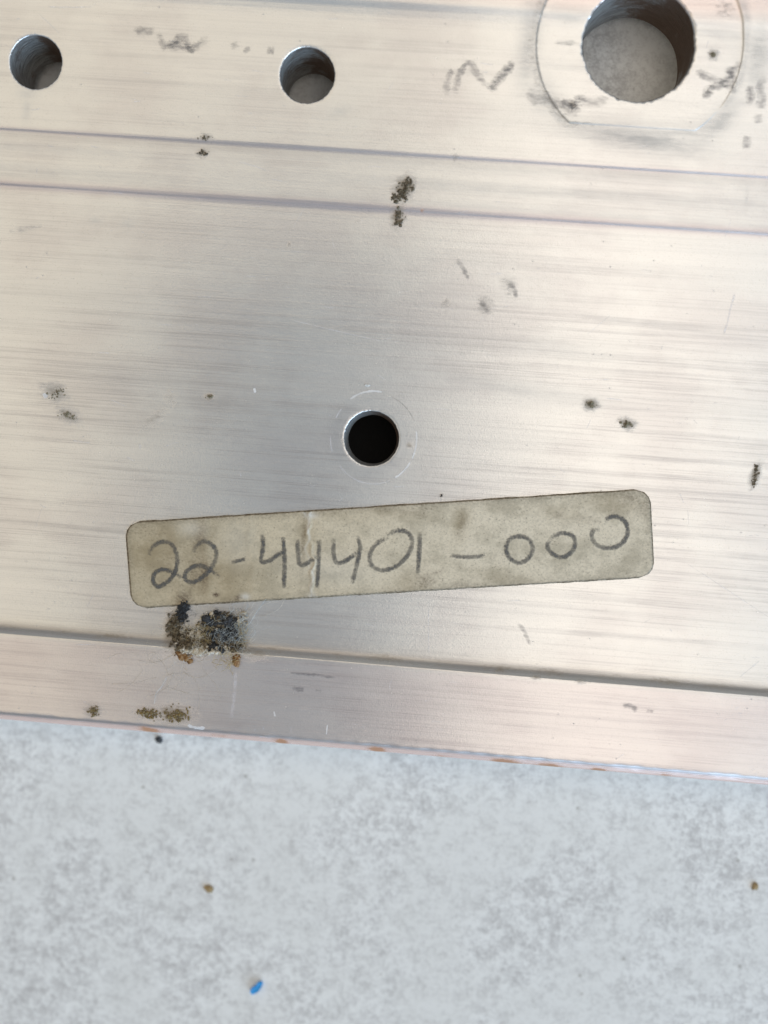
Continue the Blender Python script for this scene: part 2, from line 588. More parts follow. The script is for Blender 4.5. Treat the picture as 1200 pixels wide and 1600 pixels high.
U, V = pv[:, 0], pv[:, 1]
dirt = splat(pv, [
    (632, 296, 15, 22, -25, .8), (622, 338, 12, 17, 0, .8), (322, 218, 13, 6, 0, .6), (318, 240, 9, 7, 0, .6),
    (85, 612, 22, 13, -20, .62), (107, 649, 17, 10, -25, .7), (240, 655, 28, 9, 35, .45), (268, 620, 10, 14, 0, .4), (328, 620, 7, 5, 0, .8),
    (923, 632, 11, 8, 0, .85), (980, 662, 12, 8, -10, .8), (1180, 742, 7, 20, -10, .75), (795, 446, 10, 16, 30, .4),
    (757, 478, 13, 14, 0, .45), (697, 474, 7, 7, 0, .45), (712, 248, 5, 6, 0, .5),
    (275, 1113, 28, 15, 0, .85), (235, 1110, 20, 10, 10, .65), (150, 1107, 13, 10, 0, .7), 
    (272, 982, 16, 34, 0, .8), (300, 1000, 40, 22, 0, .5), (375, 1010, 20, 18, 0, .45), (330, 985, 34, 18, 0, .5), (400, 1020, 26, 10, 0, .5),
    
    (780, 1045, 10, 5, 0, .55), (835, 1055, 8, 5, 0, .45), (600, 1025, 20, 6, 0, .3), (905, 1062, 8, 4, 0, .4),
    (1112, 88, 7, 7, 0, .75), (1130, 20, 14, 14, 0, .3), (885, 70, 18, 4, 0, .35), (690, 775, 3, 3, 0, .9), (915, 775, 12, 6, 0, .3),
    (540, 690, 6, 8, 0, .5), (640, 695, 5, 5, 0, .6), (452, 383, 3, 4, 0, .7), (560, 347, 8, 6, 0, .35), (40, 357, 26, 4, 15, .3),
], 0.8)
smudge_shade = splat(pv, [  # smudges, plus painted grey shading under the ridge and round the pad
    (1000, 222, 95, 16, -5, .85), (1125, 190, 14, 40, -40, .7), (1182, 90, 18, 45, 0, .7), (824, 75, 16, 65, 0, .6), (845, 150, 22, 30, 35, .5), (1000, 36, 190, 7, -4.7, .25),
    (845, 140, 16, 30, 30, .35), (1120, 55, 45, 10, -4, .32), (890, 33, 30, 7, -4, .35), (530, 178, 16, 6, 20, .4),
    (45, 175, 6, 16, 0, .35), (45, 150, 16, 10, 0, .3), (150, 345, 10, 5, 0, .3), (200, 350, 8, 9, -50, .3), (1165, 310, 5, 30, 0, .35), (900, 110, 120, 6, 0, .12),
    (560, 740, 34, 18, 20, .28), (300, 262, 60, 8, -4, .25), (70, 270, 60, 9, -4, .22), (250, 600, 120, 22, -5, .25), (760, 600, 180, 10, -5, .28), (1000, 505, 200, 6, -5, .12), (850, 545, 160, 14, -5, .18),
])
rust = splat(pv, [
    (235, 1139, 22, 7, -6, .8), (440, 1158, 12, 7, -6, .9), (590, 1170, 16, 7, -5, .9), (790, 1190, 28, 7, -5, .95), (860, 1197, 24, 7, -5, .9), (935, 1204, 15, 7, -5, .95),
    (1040, 1210, 14, 3, -5, .6), (690, 1180, 20, 3, -5, .5), (345, 1148, 22, 4, -5, .4), (660, 330, 3, 3, 0, .6), (650, 15, 20, 30, 30, .12),
])
# dirt packed in the section's corners; seam also paints shade on the risers
line = np.exp(-((V - V_S - 0.0006) / 0.0005) ** 2)
dirt = np.maximum(dirt, line * (0.22 + 0.12 * np.sin(U * 310 + 1) + 0.10 * np.sin(U * 790)) * (U > -0.16))
along = 0.75 + 0.25 * np.sin(U * 61 + 0.4) * np.sin(U * 143 + 2)
seam = np.exp(-((V - V_1) / 0.00011) ** 2) * 0.75 * along
seam = np.maximum(seam, np.exp(-((V - V_1 + 0.0006) / 0.0006) ** 2) * 0.16 * along)
seam = np.maximum(seam, np.exp(-((V - V_2 - 0.0001) / 0.00020) ** 2) * 0.50 * along)
seam = np.maximum(seam, np.exp(-((V - V_S - 0.0007) / 0.00055) ** 2) * 0.55)
seam = np.maximum(seam, np.exp(-((V - V_E + 0.00002) / 0.00030) ** 2) * 0.66)
smudge_shade = np.maximum(smudge_shade, np.exp(-((V - V_2 - 0.0002) / 0.0006) ** 2) * 0.18)
dxp, dyp = U - H_BIG[0], V - H_BIG[1]
rp = np.hypot(dxp, dyp); prr = pad_radius(np.arctan2(dyp, dxp))
west = np.clip(-dxp / (PAD_R * 0.75), 0, 1)
dirt = np.maximum(dirt, np.exp(-((rp - prr) / 0.00018) ** 2) * 0.62 * west)
dirt = np.maximum(dirt, np.exp(-((rp - prr - 0.0006) / 0.0007) ** 2) * 0.2 * west * (rp > prr))
smudge_shade = np.maximum(smudge_shade, np.exp(-((rp - prr - 0.0005) / 0.0007) ** 2) * (rp > prr) * 0.5)
# pinkish violet tint on the risers, the lower strip and above the top ridge
band = np.clip((V - V_2 - 0.0004) / 0.0006, 0, 1) * np.clip((V_1 - V) / 0.0006, 0, 1)
smudge_shade = np.maximum(smudge_shade, band * (0.16 + 0.12 * np.sin((V - V_2) * 2100) * np.sin(U * 40 + 1)))
lil = np.zeros(len(pv))
lil = np.maximum(lil, np.exp(-((V - V_2 - 0.0001) / 0.0006) ** 2) * 0.45)
lil = np.maximum(lil, np.exp(-((V - V_1) / 0.0003) ** 2) * 0.35)
lil = np.maximum(lil, np.clip((V_S - V) / 0.0008, 0, 1) * 0.22)
pink = np.clip((V_E - V) / 0.0004, 0, 1) * 0.85
pink = np.maximum(pink, np.clip((V - V_TOP) / 0.002, 0, 1) * 0.35)
pink = np.maximum(pink, np.clip((V_S - V) / 0.0008, 0, 1) * 0.03)
lil = np.maximum(lil, np.clip((V - V_TOP) / 0.002, 0, 1) * 0.08)
rc = np.hypot(U - H_C[0], V - H_C[1])
polish = np.exp(-((rc - 0.0051) / 0.0009) ** 2) * 0.9

yv = (V - V_2) / (V_S - V_2)          # 0 at the upper step, 1 at the lower one
brush = np.interp(yv, [-0.6, -0.2, 0.0, 0.12, 0.30, 0.55, 0.75, 0.97, 1.02, 1.2], [0.4, 0.4, 0.5, 0.5, 0.85, 1.0, 0.85, 0.65, 0.85, 0.85])
bar = thing('aluminium_bar', 'worn drilled aluminium bar with stepped edges lying on the pale stone floor', 'metal bar', (0, 0, 0))
bar_face = mesh_object('face', pv, pf, 'metal', bar,
                       {'dirt': dirt, 'rust': rust, 'lilac': lil, 'seam': seam, 'brush': brush, 'pink': pink, 'smudge_shade': smudge_shade, 'polish': polish})

# underside: thin flange in the north, hollow box in the south standing on the floor
Z_FL = ZF - 0.0068
V_BOX = V_2 - 0.004
fu = axis(U_W, U_E, [h[0] + s * hf for (h, hf, _) in holes_def[:3] for s in (-1, 1)], lambda x: 0.0012 if abs(x) < 0.07 else 0.02)
fv = axis(V_BOX, V_N, [h[1] + s * hf for (h, hf, _) in holes_def[:3] for s in (-1, 1)], lambda x: 0.0012 if x < 0.08 else 0.02)


def under_rings(r0):
    def f(th, rmax):
        return [(np.full_like(th, r0), 0)] + [(r0 + (rmax - r0) * i / 4, 0) for i in range(1, 4)]
    return f


uv_, uf_ = plate(fu, fv, [(h[0], h[1], hf, under_rings(h[2])) for (h, hf, _) in holes_def[:3]], lambda a, b: np.full_like(a, Z_FL))
mesh_object('flange_underside', uv_, uf_[:, ::-1], 'metal', bar)


def prism(section_pts, u0, u1):
    n = len(section_pts)
    vv = [(u, y, z) for u in (u0, u1) for (y, z) in section_pts]
    ff = [(i, i + 1, n + i + 1, n + i) for i in range(n - 1)]
    return vv, ff


z_e = ZF - 0.00075
bx, bf = prism([(V_BOX, Z_FL), (V_BOX, 0.0003), (V_BOX - 0.0003, 0.0), (V_E + 0.0005, 0.0), (V_E + 0.0002, 0.0003), (V_E - 0.0008, 0.0025), (V_E - 0.0014, ZF - 0.005), (V_E - 0.0014, z_e)], U_W, U_E)
mesh_object('box_section', bx, bf, 'metal', bar, smooth=False)
nx_, nf_ = prism([(V_N, ZF + 0.0005), (V_N, Z_FL)], U_W, U_E)
mesh_object('rear_edge', nx_, nf_, 'metal', bar, smooth=False)
for ue in (U_W, U_E):
    ring_ = [(ue, float(v), float(face_z(np.array([ue]), np.array([v]))[0])) for v in vs] + \
            [(ue, V_N, Z_FL), (ue, V_BOX, Z_FL), (ue, V_BOX, 0.0003), (ue, V_E, 0.0003), (ue, V_E - 0.0014, ZF - 0.006)]
    mesh_object('end_face', ring_, [list(range(len(ring_)))], 'metal', bar, smooth=False)


def tube_wall(name, h, ztop, zbot, r_bot=None, seg=96, mat='bore', brown_dir=30):
    cx, cy, r = h
    rows = 10
    vv, ff, ru = [], [], []
    for j in range(rows + 1):
        t = j / rows
        rr = r + ((r_bot if r_bot else r) - r) * t
        for i in range(seg):
            a = 2 * math.pi * i / seg
            k = rr * (1 + 0.004 * math.sin(7 * a + j))
            ru.append(max(0.0, math.cos(a - math.radians(brown_dir))))  # wall browner on one side, fading round to the other
            vv.append((cx + k * math.cos(a), cy + k * math.sin(a), ztop(cx + k * math.cos(a), cy + k * math.sin(a)) * (1 - t) + zbot * t))
    for j in range(rows):
        for i in range(seg):
            k = (i + 1) % seg
            ff.append((j * seg + i, (j + 1) * seg + i, (j + 1) * seg + k, j * seg + k))
    return mesh_object(name, vv, ff, mat, bar, {'browned': ru})


def top_at(off):
    return lambda x, y: float(face_z(np.array([x]), np.array([y]))[0]) - off


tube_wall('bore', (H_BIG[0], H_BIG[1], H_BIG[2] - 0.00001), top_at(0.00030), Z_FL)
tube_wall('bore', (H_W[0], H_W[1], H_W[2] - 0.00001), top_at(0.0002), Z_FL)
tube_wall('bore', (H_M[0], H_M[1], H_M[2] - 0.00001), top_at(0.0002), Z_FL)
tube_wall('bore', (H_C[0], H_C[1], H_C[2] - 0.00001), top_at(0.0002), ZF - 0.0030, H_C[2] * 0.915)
# closed hollow under the middle hole
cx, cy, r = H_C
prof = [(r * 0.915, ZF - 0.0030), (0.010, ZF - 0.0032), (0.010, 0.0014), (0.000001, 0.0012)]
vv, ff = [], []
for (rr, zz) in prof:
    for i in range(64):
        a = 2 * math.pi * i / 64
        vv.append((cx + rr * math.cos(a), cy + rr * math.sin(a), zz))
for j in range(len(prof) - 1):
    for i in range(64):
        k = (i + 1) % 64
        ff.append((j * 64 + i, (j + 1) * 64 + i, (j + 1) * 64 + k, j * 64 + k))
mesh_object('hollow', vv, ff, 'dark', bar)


# ------------------------------------------------------------------ strokes: pencil, graphite, scratches
def smooth_line(p, sub=6):
    p = np.array(p, float)
    if len(p) < 3:
        t = np.linspace(0, 1, sub * 2)[:, None]
        return p[0] * (1 - t) + p[-1] * t
    q = np.vstack([2 * p[0] - p[1], p, 2 * p[-1] - p[-2]])
    out = []
    for i in range(1, len(q) - 2):
        for k in range(sub):
            t = k / sub
            a, b, c, d = q[i - 1], q[i], q[i + 1], q[i + 2]
            out.append(0.5 * ((2 * b) + (-a + c) * t + (2 * a - 5 * b + 4 * c - d) * t * t + (-a + 3 * b - 3 * c + d) * t ** 3))
    out.append(q[-2])
    return np.array(out)


def stroke_geo(px_pts, width_px, zfun, lift, jitter=0.0, taper=0.35):
    """flat ribbon following a line; returns verts, faces, edge attribute"""
    pw = np.array([W(a, b)[:2] for (a, b) in px_pts])
    c = smooth_line(pw)
    n = len(c)
    tg = np.gradient(c, axis=0)
    tg /= np.linalg.norm(tg, axis=1)[:, None] + 1e-12
    nm = np.stack([-tg[:, 1], tg[:, 0]], 1)
    w = width_px * PX * (1 + jitter * rng.normal(0, 1, n))
    ends = np.minimum(np.arange(n), np.arange(n)[::-1]) / max(1, n * 0.12)
    fade = np.clip(taper + (1 - taper) * ends, 0, 1)
    vv, ee, ff = [], [], []
    offs = (-1.0, -0.55, 0.0, 0.55, 1.0)
    ev = (0.0, 0.75, 1.0, 0.75, 0.0)
    for i in range(n):
        for o_, e_ in zip(offs, ev):
            p = c[i] + nm[i] * o_ * w[i] * 0.5
            vv.append((p[0], p[1], 0)); ee.append(e_ * fade[i])
    vv = np.array(vv)
    vv[:, 2] = zfun(vv[:, 0], vv[:, 1]) + lift
    for i in range(n - 1):
        for j in range(4):
            a = i * 5 + j
            ff.append((a, a + 1, a + 6, a + 5))
    return vv, ff, ee


def strokes(name, lines, width_px, mat, parent, zfun, lift=0.00002, jitter=0.08, taper=0.35):
    V_, F_, E_ = [], [], []
    k = 0
    for ln in lines:
        a, b, c = stroke_geo(ln, width_px, zfun, lift, jitter, taper)
        V_.append(a); F_ += [tuple(x + k for x in f) for f in b]; E_ += c
        k += len(a); lift += 0.000002
    return mesh_object(name, np.concatenate(V_), F_, mat, parent, {'edge': E_})


# graphite scribbles left on the face
G = lambda name, lines, w: strokes(name, lines, w * 1.45, 'graphite', bar, face_z, 0.00003, 0.15, 0.6)
G('pencil_scribble', [[(696, 152), (698, 135), (702, 120), (708, 114)], [(711, 150), (714, 130), (722, 112), (733, 103), (745, 120), (763, 142)],
                      [(762, 143), (775, 128), (790, 112), (803, 100)], [(765, 146), (778, 132), (792, 115), (802, 106)]], 12)
G('pencil_scribble', [[(826, 142), (832, 158), (850, 158), (872, 166), (890, 168), (898, 176)], [(895, 172), (905, 160), (925, 164), (950, 157)], [(884, 158), (890, 178), (903, 170)]], 17)
G('pencil_scribble', [[(1086, 112), (1100, 122), (1120, 130), (1142, 140)], [(1156, 100), (1140, 118), (1122, 138), (1104, 136)], [(1100, 158), (1104, 142), (1110, 152)], [(1135, 106), (1143, 128), (1140, 152)]], 13)
G('pencil_scribble', [[(1166, 168), (1170, 150), (1166, 138)], [(1194, 122), (1184, 140), (1188, 160), (1180, 172)], [(1181, 182), (1182, 196)], [(1165, 215), (1163, 235)]], 14)
G('pencil_scribble', [[(212, 48), (228, 54), (244, 52)], [(250, 56), (258, 74), (272, 72), (288, 62), (300, 80), (312, 74), (328, 62)], [(260, 78), (284, 76), (306, 84)]], 13)
G('pencil_scribble', [[(366, 70), (370, 80)], [(384, 78), (390, 86)], [(418, 82), (430, 84)]], 12)
G('pencil_scribble', [[(714, 405), (724, 420), (732, 438)], [(796, 440), (804, 452), (806, 466)], [(750, 470), (758, 480), (764, 492)]], 8)

G('grey_scuff', [[(455, 1048), (475, 1050), (500, 1052), (526, 1056)]], 5)
G('grey_scuff', [[(458, 1071), (468, 1074), (477, 1075)]], 8)
G('grey_scuff', [[(494, 1075), (504, 1077)]], 5)
G('grey_scuff', [[(968, 1098), (984, 1100), (992, 1108)]], 9)
G('grey_scuff', [[(1006, 1106), (1018, 1108)]], 6)
G('grey_scuff', [[(810, 975), (820, 988), (828, 1008)]], 7)
# bright scratches
ring_c = (584, 684)


def arc(rx, ry, a0, a1, n=14):
    return [(ring_c[0] + rx * math.cos(math.radians(a0 + (a1 - a0) * i / n)), ring_c[1] + ry * math.sin(math.radians(a0 + (a1 - a0) * i / n))) for i in range(n + 1)]


S = lambda lines, w, m='scratch': strokes('scratch', lines, w, m, bar, face_z, 0.00003, 0.15, 0.3)
S([arc(66, 73, -125, -75)], 5.0, 'scratch')
S([arc(67, 72, -12, 30), arc(67, 72, 30, 62)], 4.2)
S([arc(67, 72, 62, 150)], 4.0, 'scratch_soft')
S([arc(68, 70, 160, 185), arc(66, 70, 205, 222)], 3.4, 'scratch_soft')
S([arc(68, 70, -70, -20)], 2.6, 'graphite')
S([[(1150, 452), (1142, 480), (1136, 505), (1130, 525)]], 5.0, 'scratch_soft')
S([[(371, 1042), (370, 1070), (367, 1100), (363, 1124)]], 9.0, 'scratch_soft')
S([[(397, 606), (399, 614)]], 6.0)
S([[(68, 614), (73, 622)]], 10.0)
S([[(218, 694), (220, 702)]], 7.0, 'scratch_soft')
S([[(430, 1107), (432, 1116)]], 3.5)
S([[(456, 1131), (457, 1141)]], 3.0, 'scratch_soft')
S([[(513, 1127), (511, 1145)]], 3.2)
S([[(413, 1131), (415, 1137)]], 3.0, 'scratch_soft')
S([[(295, 1128), (308, 1133), (325, 1134)]], 8.0)
S([[(405, 1147), (425, 1150)]], 5.0, 'scratch_soft')
S([[(528, 785), (536, 777)]], 2.5, 'scratch_soft')
S([[(486, 762), (494, 757)]], 2.5, 'scratch_soft')


# hairline scratches and nicks scattered over the face, too fine to pick apart
hv, hf, he, k = [], [], [], 0
for _ in range(230):
    a, b = random.uniform(0, 1200), random.uniform(0, 1190)
    L = random.expovariate(1 / 9.0) + 3
    an = random.choice([random.gauss(0.08, 0.12), random.uniform(0, 3.14)])
    if random.random() < 0.12:
        L *= 5
    p1 = (a + L * math.cos(an), b + L * math.sin(an))
    if W(*p1)[1] < V_E + 0.0004 or W(a, b)[1] < V_E + 0.0004:
        continue
    if any(np.hypot(W(*q)[0] - h[0], W(*q)[1] - h[1]) < h[2] + 0.0006 for q in ((a, b), p1) for h in (H_BIG, H_W, H_M, H_C)):
        continue
    m_ = ((a + p1[0]) / 2 + random.uniform(-1, 1), (b + p1[1]) / 2 + random.uniform(-1, 1))
    v_, f_, e_ = stroke_geo([(a, b), m_, p1], random.uniform(1.2, 2.4), face_z, 0.000018)
    hv.append(v_); hf += [tuple(x + k for x in f) for f in f_]; he += e_; k += len(v_)
hl = mesh_object('hairline_scratches', np.concatenate(hv), hf, 'scratch_soft', bar, {'edge': he})
hl['kind'] = 'stuff'


# ------------------------------------------------------------------ the paper label
LC = [W(199, 817)[:2], W(1016, 765)[:2], W(1019, 900)[:2], W(205, 950)[:2]]     # NW, NE, SE, SW
LC = [np.array(c) for c in LC]
lab_o = (LC[0] + LC[1] + LC[2] + LC[3]) / 4
eu = (LC[1] + LC[2] - LC[0] - LC[3]); LEN = np.linalg.norm(eu) / 2; eu /= np.linalg.norm(eu)
ev_ = np.array([-eu[1], eu[0]])
HGT = float(np.mean([abs((LC[0] - LC[3]) @ ev_), abs((LC[1] - LC[2]) @ ev_)]))
RAD = 0.0021


def lab_st(x, y):
    dx, dy = x - lab_o[0], y - lab_o[1]
    return dx * eu[0] + dy * eu[1], dx * ev_[0] + dy * ev_[1]


def crease(s, t, s_px, amp, wid, jag):
    c = lab_st(*W(s_px, 855)[:2])[0]
    x = s - c - jag * (np.sin(t * 900 + s_px) * 0.6 + np.sin(t * 2300 + 2 * s_px) * 0.4)
    return amp * np.exp(-(x / wid) ** 2)


def paper_z(x, y):
    s, t = lab_st(np.asarray(x), np.asarray(y))
    z = ZF + 0.00016
    z = z + crease(s, t, 486, 0.00016, 0.00022, 0.0005) * (1.1 - 0.9 * np.clip((t / HGT + 0.5), 0, 1) * 0.3)
    z = z + crease(s, t, 322, 0.00008, 0.0007, 0.0002) + crease(s, t, 275, 0.00006, 0.0008, 0.0002) + crease(s, t, 392, 0.00004, 0.0006, 0.0003)
    z = z + 0.000015 * np.sin(s * 420 + 1) * np.sin(t * 500) + 0.00001 * np.sin(s * 900 + t * 700)
    return z


label_root = thing('paper_label', 'yellowed paper sticker hand lettered 22-44401-000 in pencil stuck on the bar', 'label',
                   (float(lab_o[0]), float(lab_o[1]), ZF))


def rounded(grow, ns, nt_):
    H2, L2, R_ = HGT / 2 + grow, LEN / 2 + grow, RAD + grow
    tt = -H2 * np.cos(np.linspace(0, math.pi, nt_ + 1))
    tt = 0.5 * tt + 0.5 * np.linspace(-H2, H2, nt_ + 1)
    rows = []
    for t in tt:
        k = max(0.0, abs(t) - (H2 - R_))
        ins = R_ - math.sqrt(max(0.0, R_ * R_ - k * k))
        a = -L2 + ins; b = L2 - ins
        rows.append((a + (b - a) * np.linspace(0, 1, ns + 1), np.full(ns + 1, t)))
    s = np.array([r_[0] for r_ in rows]); t = np.array([r_[1] for r_ in rows])
    # ragged torn rim
    amp = 0.00004
    s2, t2 = s.copy(), t.copy()
    for row in (0, -1):
        w_ = np.convolve(rng.normal(0, 1, ns + 9), np.ones(5) / 5, 'same')[4:ns + 5]
        t2[row] += amp * w_ * 1.3
    return s2, t2


def sheet(name, grow, ns, nt_, zfun, zbase, mat, attr_fn=None):
    s, t = rounded(grow, ns, nt_)
    x = lab_o[0] + s * eu[0] + t * ev_[0]; y = lab_o[1] + s * eu[1] + t * ev_[1]
    z = zfun(x, y)
    vv = np.stack([x.ravel(), y.ravel(), z.ravel()], 1)
    idx = np.arange(vv.shape[0]).reshape(s.shape)
    f = np.stack([idx[:-1, :-1].ravel(), idx[:-1, 1:].ravel(), idx[1:, 1:].ravel(), idx[1:, :-1].ravel()], 1).tolist()
    per = np.concatenate([idx[0, :-1], idx[:-1, -1], idx[-1, :0:-1], idx[:0:-1, 0]])
    low = vv[per].copy(); low[:, 2] = zbase
    k0 = len(vv); n = len(per)
    vv = np.concatenate([vv, low])
    f += [(int(per[i]), k0 + i, k0 + (i + 1) % n, int(per[(i + 1) % n])) for i in range(n)]
    at = attr_fn(vv) if attr_fn else None
    return mesh_object(name, vv, f, mat, label_root, at)


def paper_attrs(v):
    s, t = lab_st(v[:, 0], v[:, 1])
    d = np.minimum(LEN / 2 - np.abs(s), HGT / 2 - np.abs(t))
    cs = np.abs(s) - (LEN / 2 - RAD); ct = np.abs(t) - (HGT / 2 - RAD)
    corner = (cs > 0) & (ct > 0)
    d = np.where(corner, RAD - np.hypot(cs, ct), d)
    rim = np.clip(1 - d / 0.00022, 0, 1) * 0.9
    rim = np.maximum(rim, np.exp(-(d / 0.0007) ** 2) * np.where(t > 0, 0.38, 0.2))
    stain = splat(v, [(240, 860, 70, 75, 0, .75), (330, 900, 70, 50, 0, .85), (310, 850, 40, 50, 0, .5), (960, 785, 60, 22, 0, .4), (560, 800, 110, 16, 3, .35),
                      (720, 815, 14, 30, -8, .55), (640, 915, 30, 22, 0, .4), (480, 840, 18, 60, 0, .5), (880, 800, 50, 14, 0, .25), (780, 905, 80, 18, 0, .25), (210, 930, 25, 20, 0, .6)])
    brown = splat(v, [(314, 838, 15, 26, 0, .6), (318, 895, 11, 32, 0, .75), (303, 895, 10, 28, 0, .6), (278, 880, 30, 40, 0, .22), (232, 830, 30, 14, 0, .25), (288, 935, 14, 14, 0, .8), (338, 929, 4.5, 3.2, 0, 1.5), (373, 934, 7, 5, 30, .95),
                      (474, 850, 4, 50, 0, .6), (665, 908, 16, 12, 20, .6), (722, 815, 7, 22, -8, .35), (725, 915, 26, 6, 3, .4), (985, 778, 22, 10, 0, .5), (1003, 792, 12, 14, 0, .45),
                      (872, 805, 8, 5, 0, .35), (915, 812, 20, 6, 0, .25), (660, 800, 14, 10, 0, .3), (680, 895, 16, 3, 25, .5), (262, 912, 40, 12, 0, .3), (640, 800, 30, 4, 0, .3)])
    pale = crease(s, t, 482, 0.75, 0.00016, 0.0005) * np.clip(0.35 + np.abs(t) / HGT * 1.8, 0, 1)
    pale = np.maximum(pale, splat(v, [(486, 805, 9, 5, 0, .8), (384, 932, 7, 5, 0, .8), (370, 850, 30, 40, 0, .18), (520, 890, 70, 25, 0, .2), (488, 935, 7, 8, 0, .7), (300, 825, 22, 14, 0, .3)]))
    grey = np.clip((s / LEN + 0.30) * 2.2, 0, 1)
    return {'rim': rim, 'stain': stain, 'brown': brown, 'pale': pale, 'grey': grey}


sheet('adhesive_edge', 0.00017, 220, 14, lambda x, y: np.full_like(x, ZF + 0.00006), ZF - 0.00002, 'adhesive')
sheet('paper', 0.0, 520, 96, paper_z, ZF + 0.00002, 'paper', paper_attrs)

DIGITS = [
    ('digit', [[(233.7, 867.5), (238, 856), (251, 847), (267, 849), (276, 864), (277, 883.6), (270.6, 900), (258, 912), (246.6, 916), (239.5, 907), (243.8, 894.4), (256, 889.7), (270.6, 894), (287, 903.4)]]),
    ('digit', [[(303, 863), (308, 852.5), (319, 846), (333, 852.5), (338.7, 865.7), (333, 883.6), (321, 898), (304.7, 908.7), (292, 907), (290, 896), (301, 886), (315.4, 883.7), (330, 891), (344, 901.6)]]),
    ('dash', [[(361, 878), (371, 876.5), (383.5, 873)]]),
    ('digit', [[(409.7, 834.6), (411.5, 853), (408.6, 876.5), (419.4, 876.5), (433.7, 867.5), (445, 862)], [(443, 838), (445, 878), (443.8, 919.5)]]),
    ('digit', [[(465, 842.4), (466, 864), (469, 882), (480, 880), (494.7, 869)], [(499, 842.4), (498, 878), (495.7, 919.5)]]),
    ('digit', [[(521.5, 840.6), (521.5, 864), (526, 879), (539.5, 876.5), (557.4, 864)], [(559, 837), (562.8, 856.8), (557.4, 883.7), (550, 912)]]),
    ('digit', [[(607, 839), (588, 850), (578, 867), (582, 884), (598, 891), (620, 884), (638, 866), (644, 846), (637, 832), (620, 829), (605, 836)]]),
    ('digit', [[(655.7, 831), (655, 862), (652.6, 898.8)]]),
    ('dash', [[(703, 867), (721.5, 870), (740.8, 870), (758, 868)]]),
    ('digit', [[(795, 842.8), (790.5, 858.5), (796.8, 872.5), (810.8, 879.5), (824.8, 872.5), (831.8, 858.5), (828, 844.5), (816, 838), (800, 840), (792, 848)]]),
    ('digit', [[(863, 840), (855, 851.5), (861.5, 863.8), (877, 870.8), (891, 863.8), (898, 851.5), (894.8, 837.5), (879, 833), (865, 837.5), (859, 843)]]),
    ('digit', [[(936.8, 827), (926, 829.8), (925, 841.7), (935, 853), (952.5, 856), (970, 849.8), (980, 834), (977, 816.5), (964.8, 807.8), (952.5, 807.8), (943.8, 814.8)]]),
]
for nm, lines in DIGITS:
    strokes(nm, lines, 10.2 if nm == 'digit' else 9.0, 'pencil', label_root, paper_z, 0.00002, 0.06, 0.5)


# ------------------------------------------------------------------ lint clump and dirt
def tube_geo(p, rad):
    p = np.array(p)
    n = len(p)
    tg = np.gradient(p, axis=0)
    tg /= np.linalg.norm(tg, axis=1)[:, None] + 1e-12
    up = np.array([0, 0, 1.0])
    vv, ff = [], []
    for i in range(n):
        a = np.cross(tg[i], up); a /= np.linalg.norm(a) + 1e-9
        b = np.cross(a, tg[i])
        for k in range(3):
            an = 2 * math.pi * k / 3
            vv.append(p[i] + rad * (a * math.cos(an) + b * math.sin(an)))
    for i in range(n - 1):
        for k in range(3):
            ff.append((i * 3 + k, i * 3 + (k + 1) % 3, i * 3 + 3 + (k + 1) % 3, i * 3 + 3 + k))
    return vv, ff


def floor_of(x, y):
    return max(float(face_z(np.array([x]), np.array([y]))[0]), ZF)


def tangle(name, parent, spots, count, length_px, rad, mat, curl=0.9, zlo=0.05, zhi=1.2, seed=1):
    """loose curled fibres; spots = (px, py, spread_x, spread_y, weight)"""
    r = random.Random(seed)
    VV, FF = [], []
    wts = [s[4] for s in spots]
    for _ in range(count):
        s = r.choices(spots, wts)[0]
        x0, y0 = W(r.gauss(s[0], s[2]), r.gauss(s[1], s[3]))[:2]
        hd = r.uniform(0, 6.28); pitch = r.uniform(-0.3, 0.5)
        z0 = floor_of(x0, y0) + r.uniform(zlo, zhi) * MM
        L = length_px * PX * r.uniform(0.5, 1.4)
        m = 12
        step = L / m
        turn = r.gauss(0, curl * 0.35)
        p = [(x0, y0, z0)]
        for k in range(m):
            hd += turn + r.gauss(0, curl * 0.35)
            pitch = 0.8 * pitch + r.gauss(0, 0.25)
            x, y, z = p[-1]
            x += math.cos(hd) * step; y += math.sin(hd) * step; z += math.sin(pitch) * step * 0.6
            z = min(max(z, floor_of(x, y) + rad), floor_of(x, y) + zhi * 1.3 * MM)
            p.append((x, y, z))
        a, b = tube_geo(p, rad * r.uniform(0.7, 1.2))
        k0 = len(VV)
        VV += a; FF += [tuple(q + k0 for q in f) for f in b]
    o = mesh_object(name, VV, FF, mat, parent)
    o['kind'] = 'stuff'
    return o


ICO_V = None


def ico():
    global ICO_V
    if ICO_V is None:
        p = (1 + 5 ** 0.5) / 2
        v = np.array([(-1, p, 0), (1, p, 0), (-1, -p, 0), (1, -p, 0), (0, -1, p), (0, 1, p), (0, -1, -p), (0, 1, -p), (p, 0, -1), (p, 0, 1), (-p, 0, -1), (-p, 0, 1)], float)
        v /= np.linalg.norm(v[0])
        f = [(0, 11, 5), (0, 5, 1), (0, 1, 7), (0, 7, 10), (0, 10, 11), (1, 5, 9), (5, 11, 4), (11, 10, 2), (10, 7, 6), (7, 1, 8), (3, 9, 4), (3, 4, 2), (3, 2, 6), (3, 6, 8), (3, 8, 9), (4, 9, 5), (2, 4, 11), (6, 2, 10), (8, 6, 7), (9, 8, 1)]
        ICO_V = (v, f)
    return ICO_V


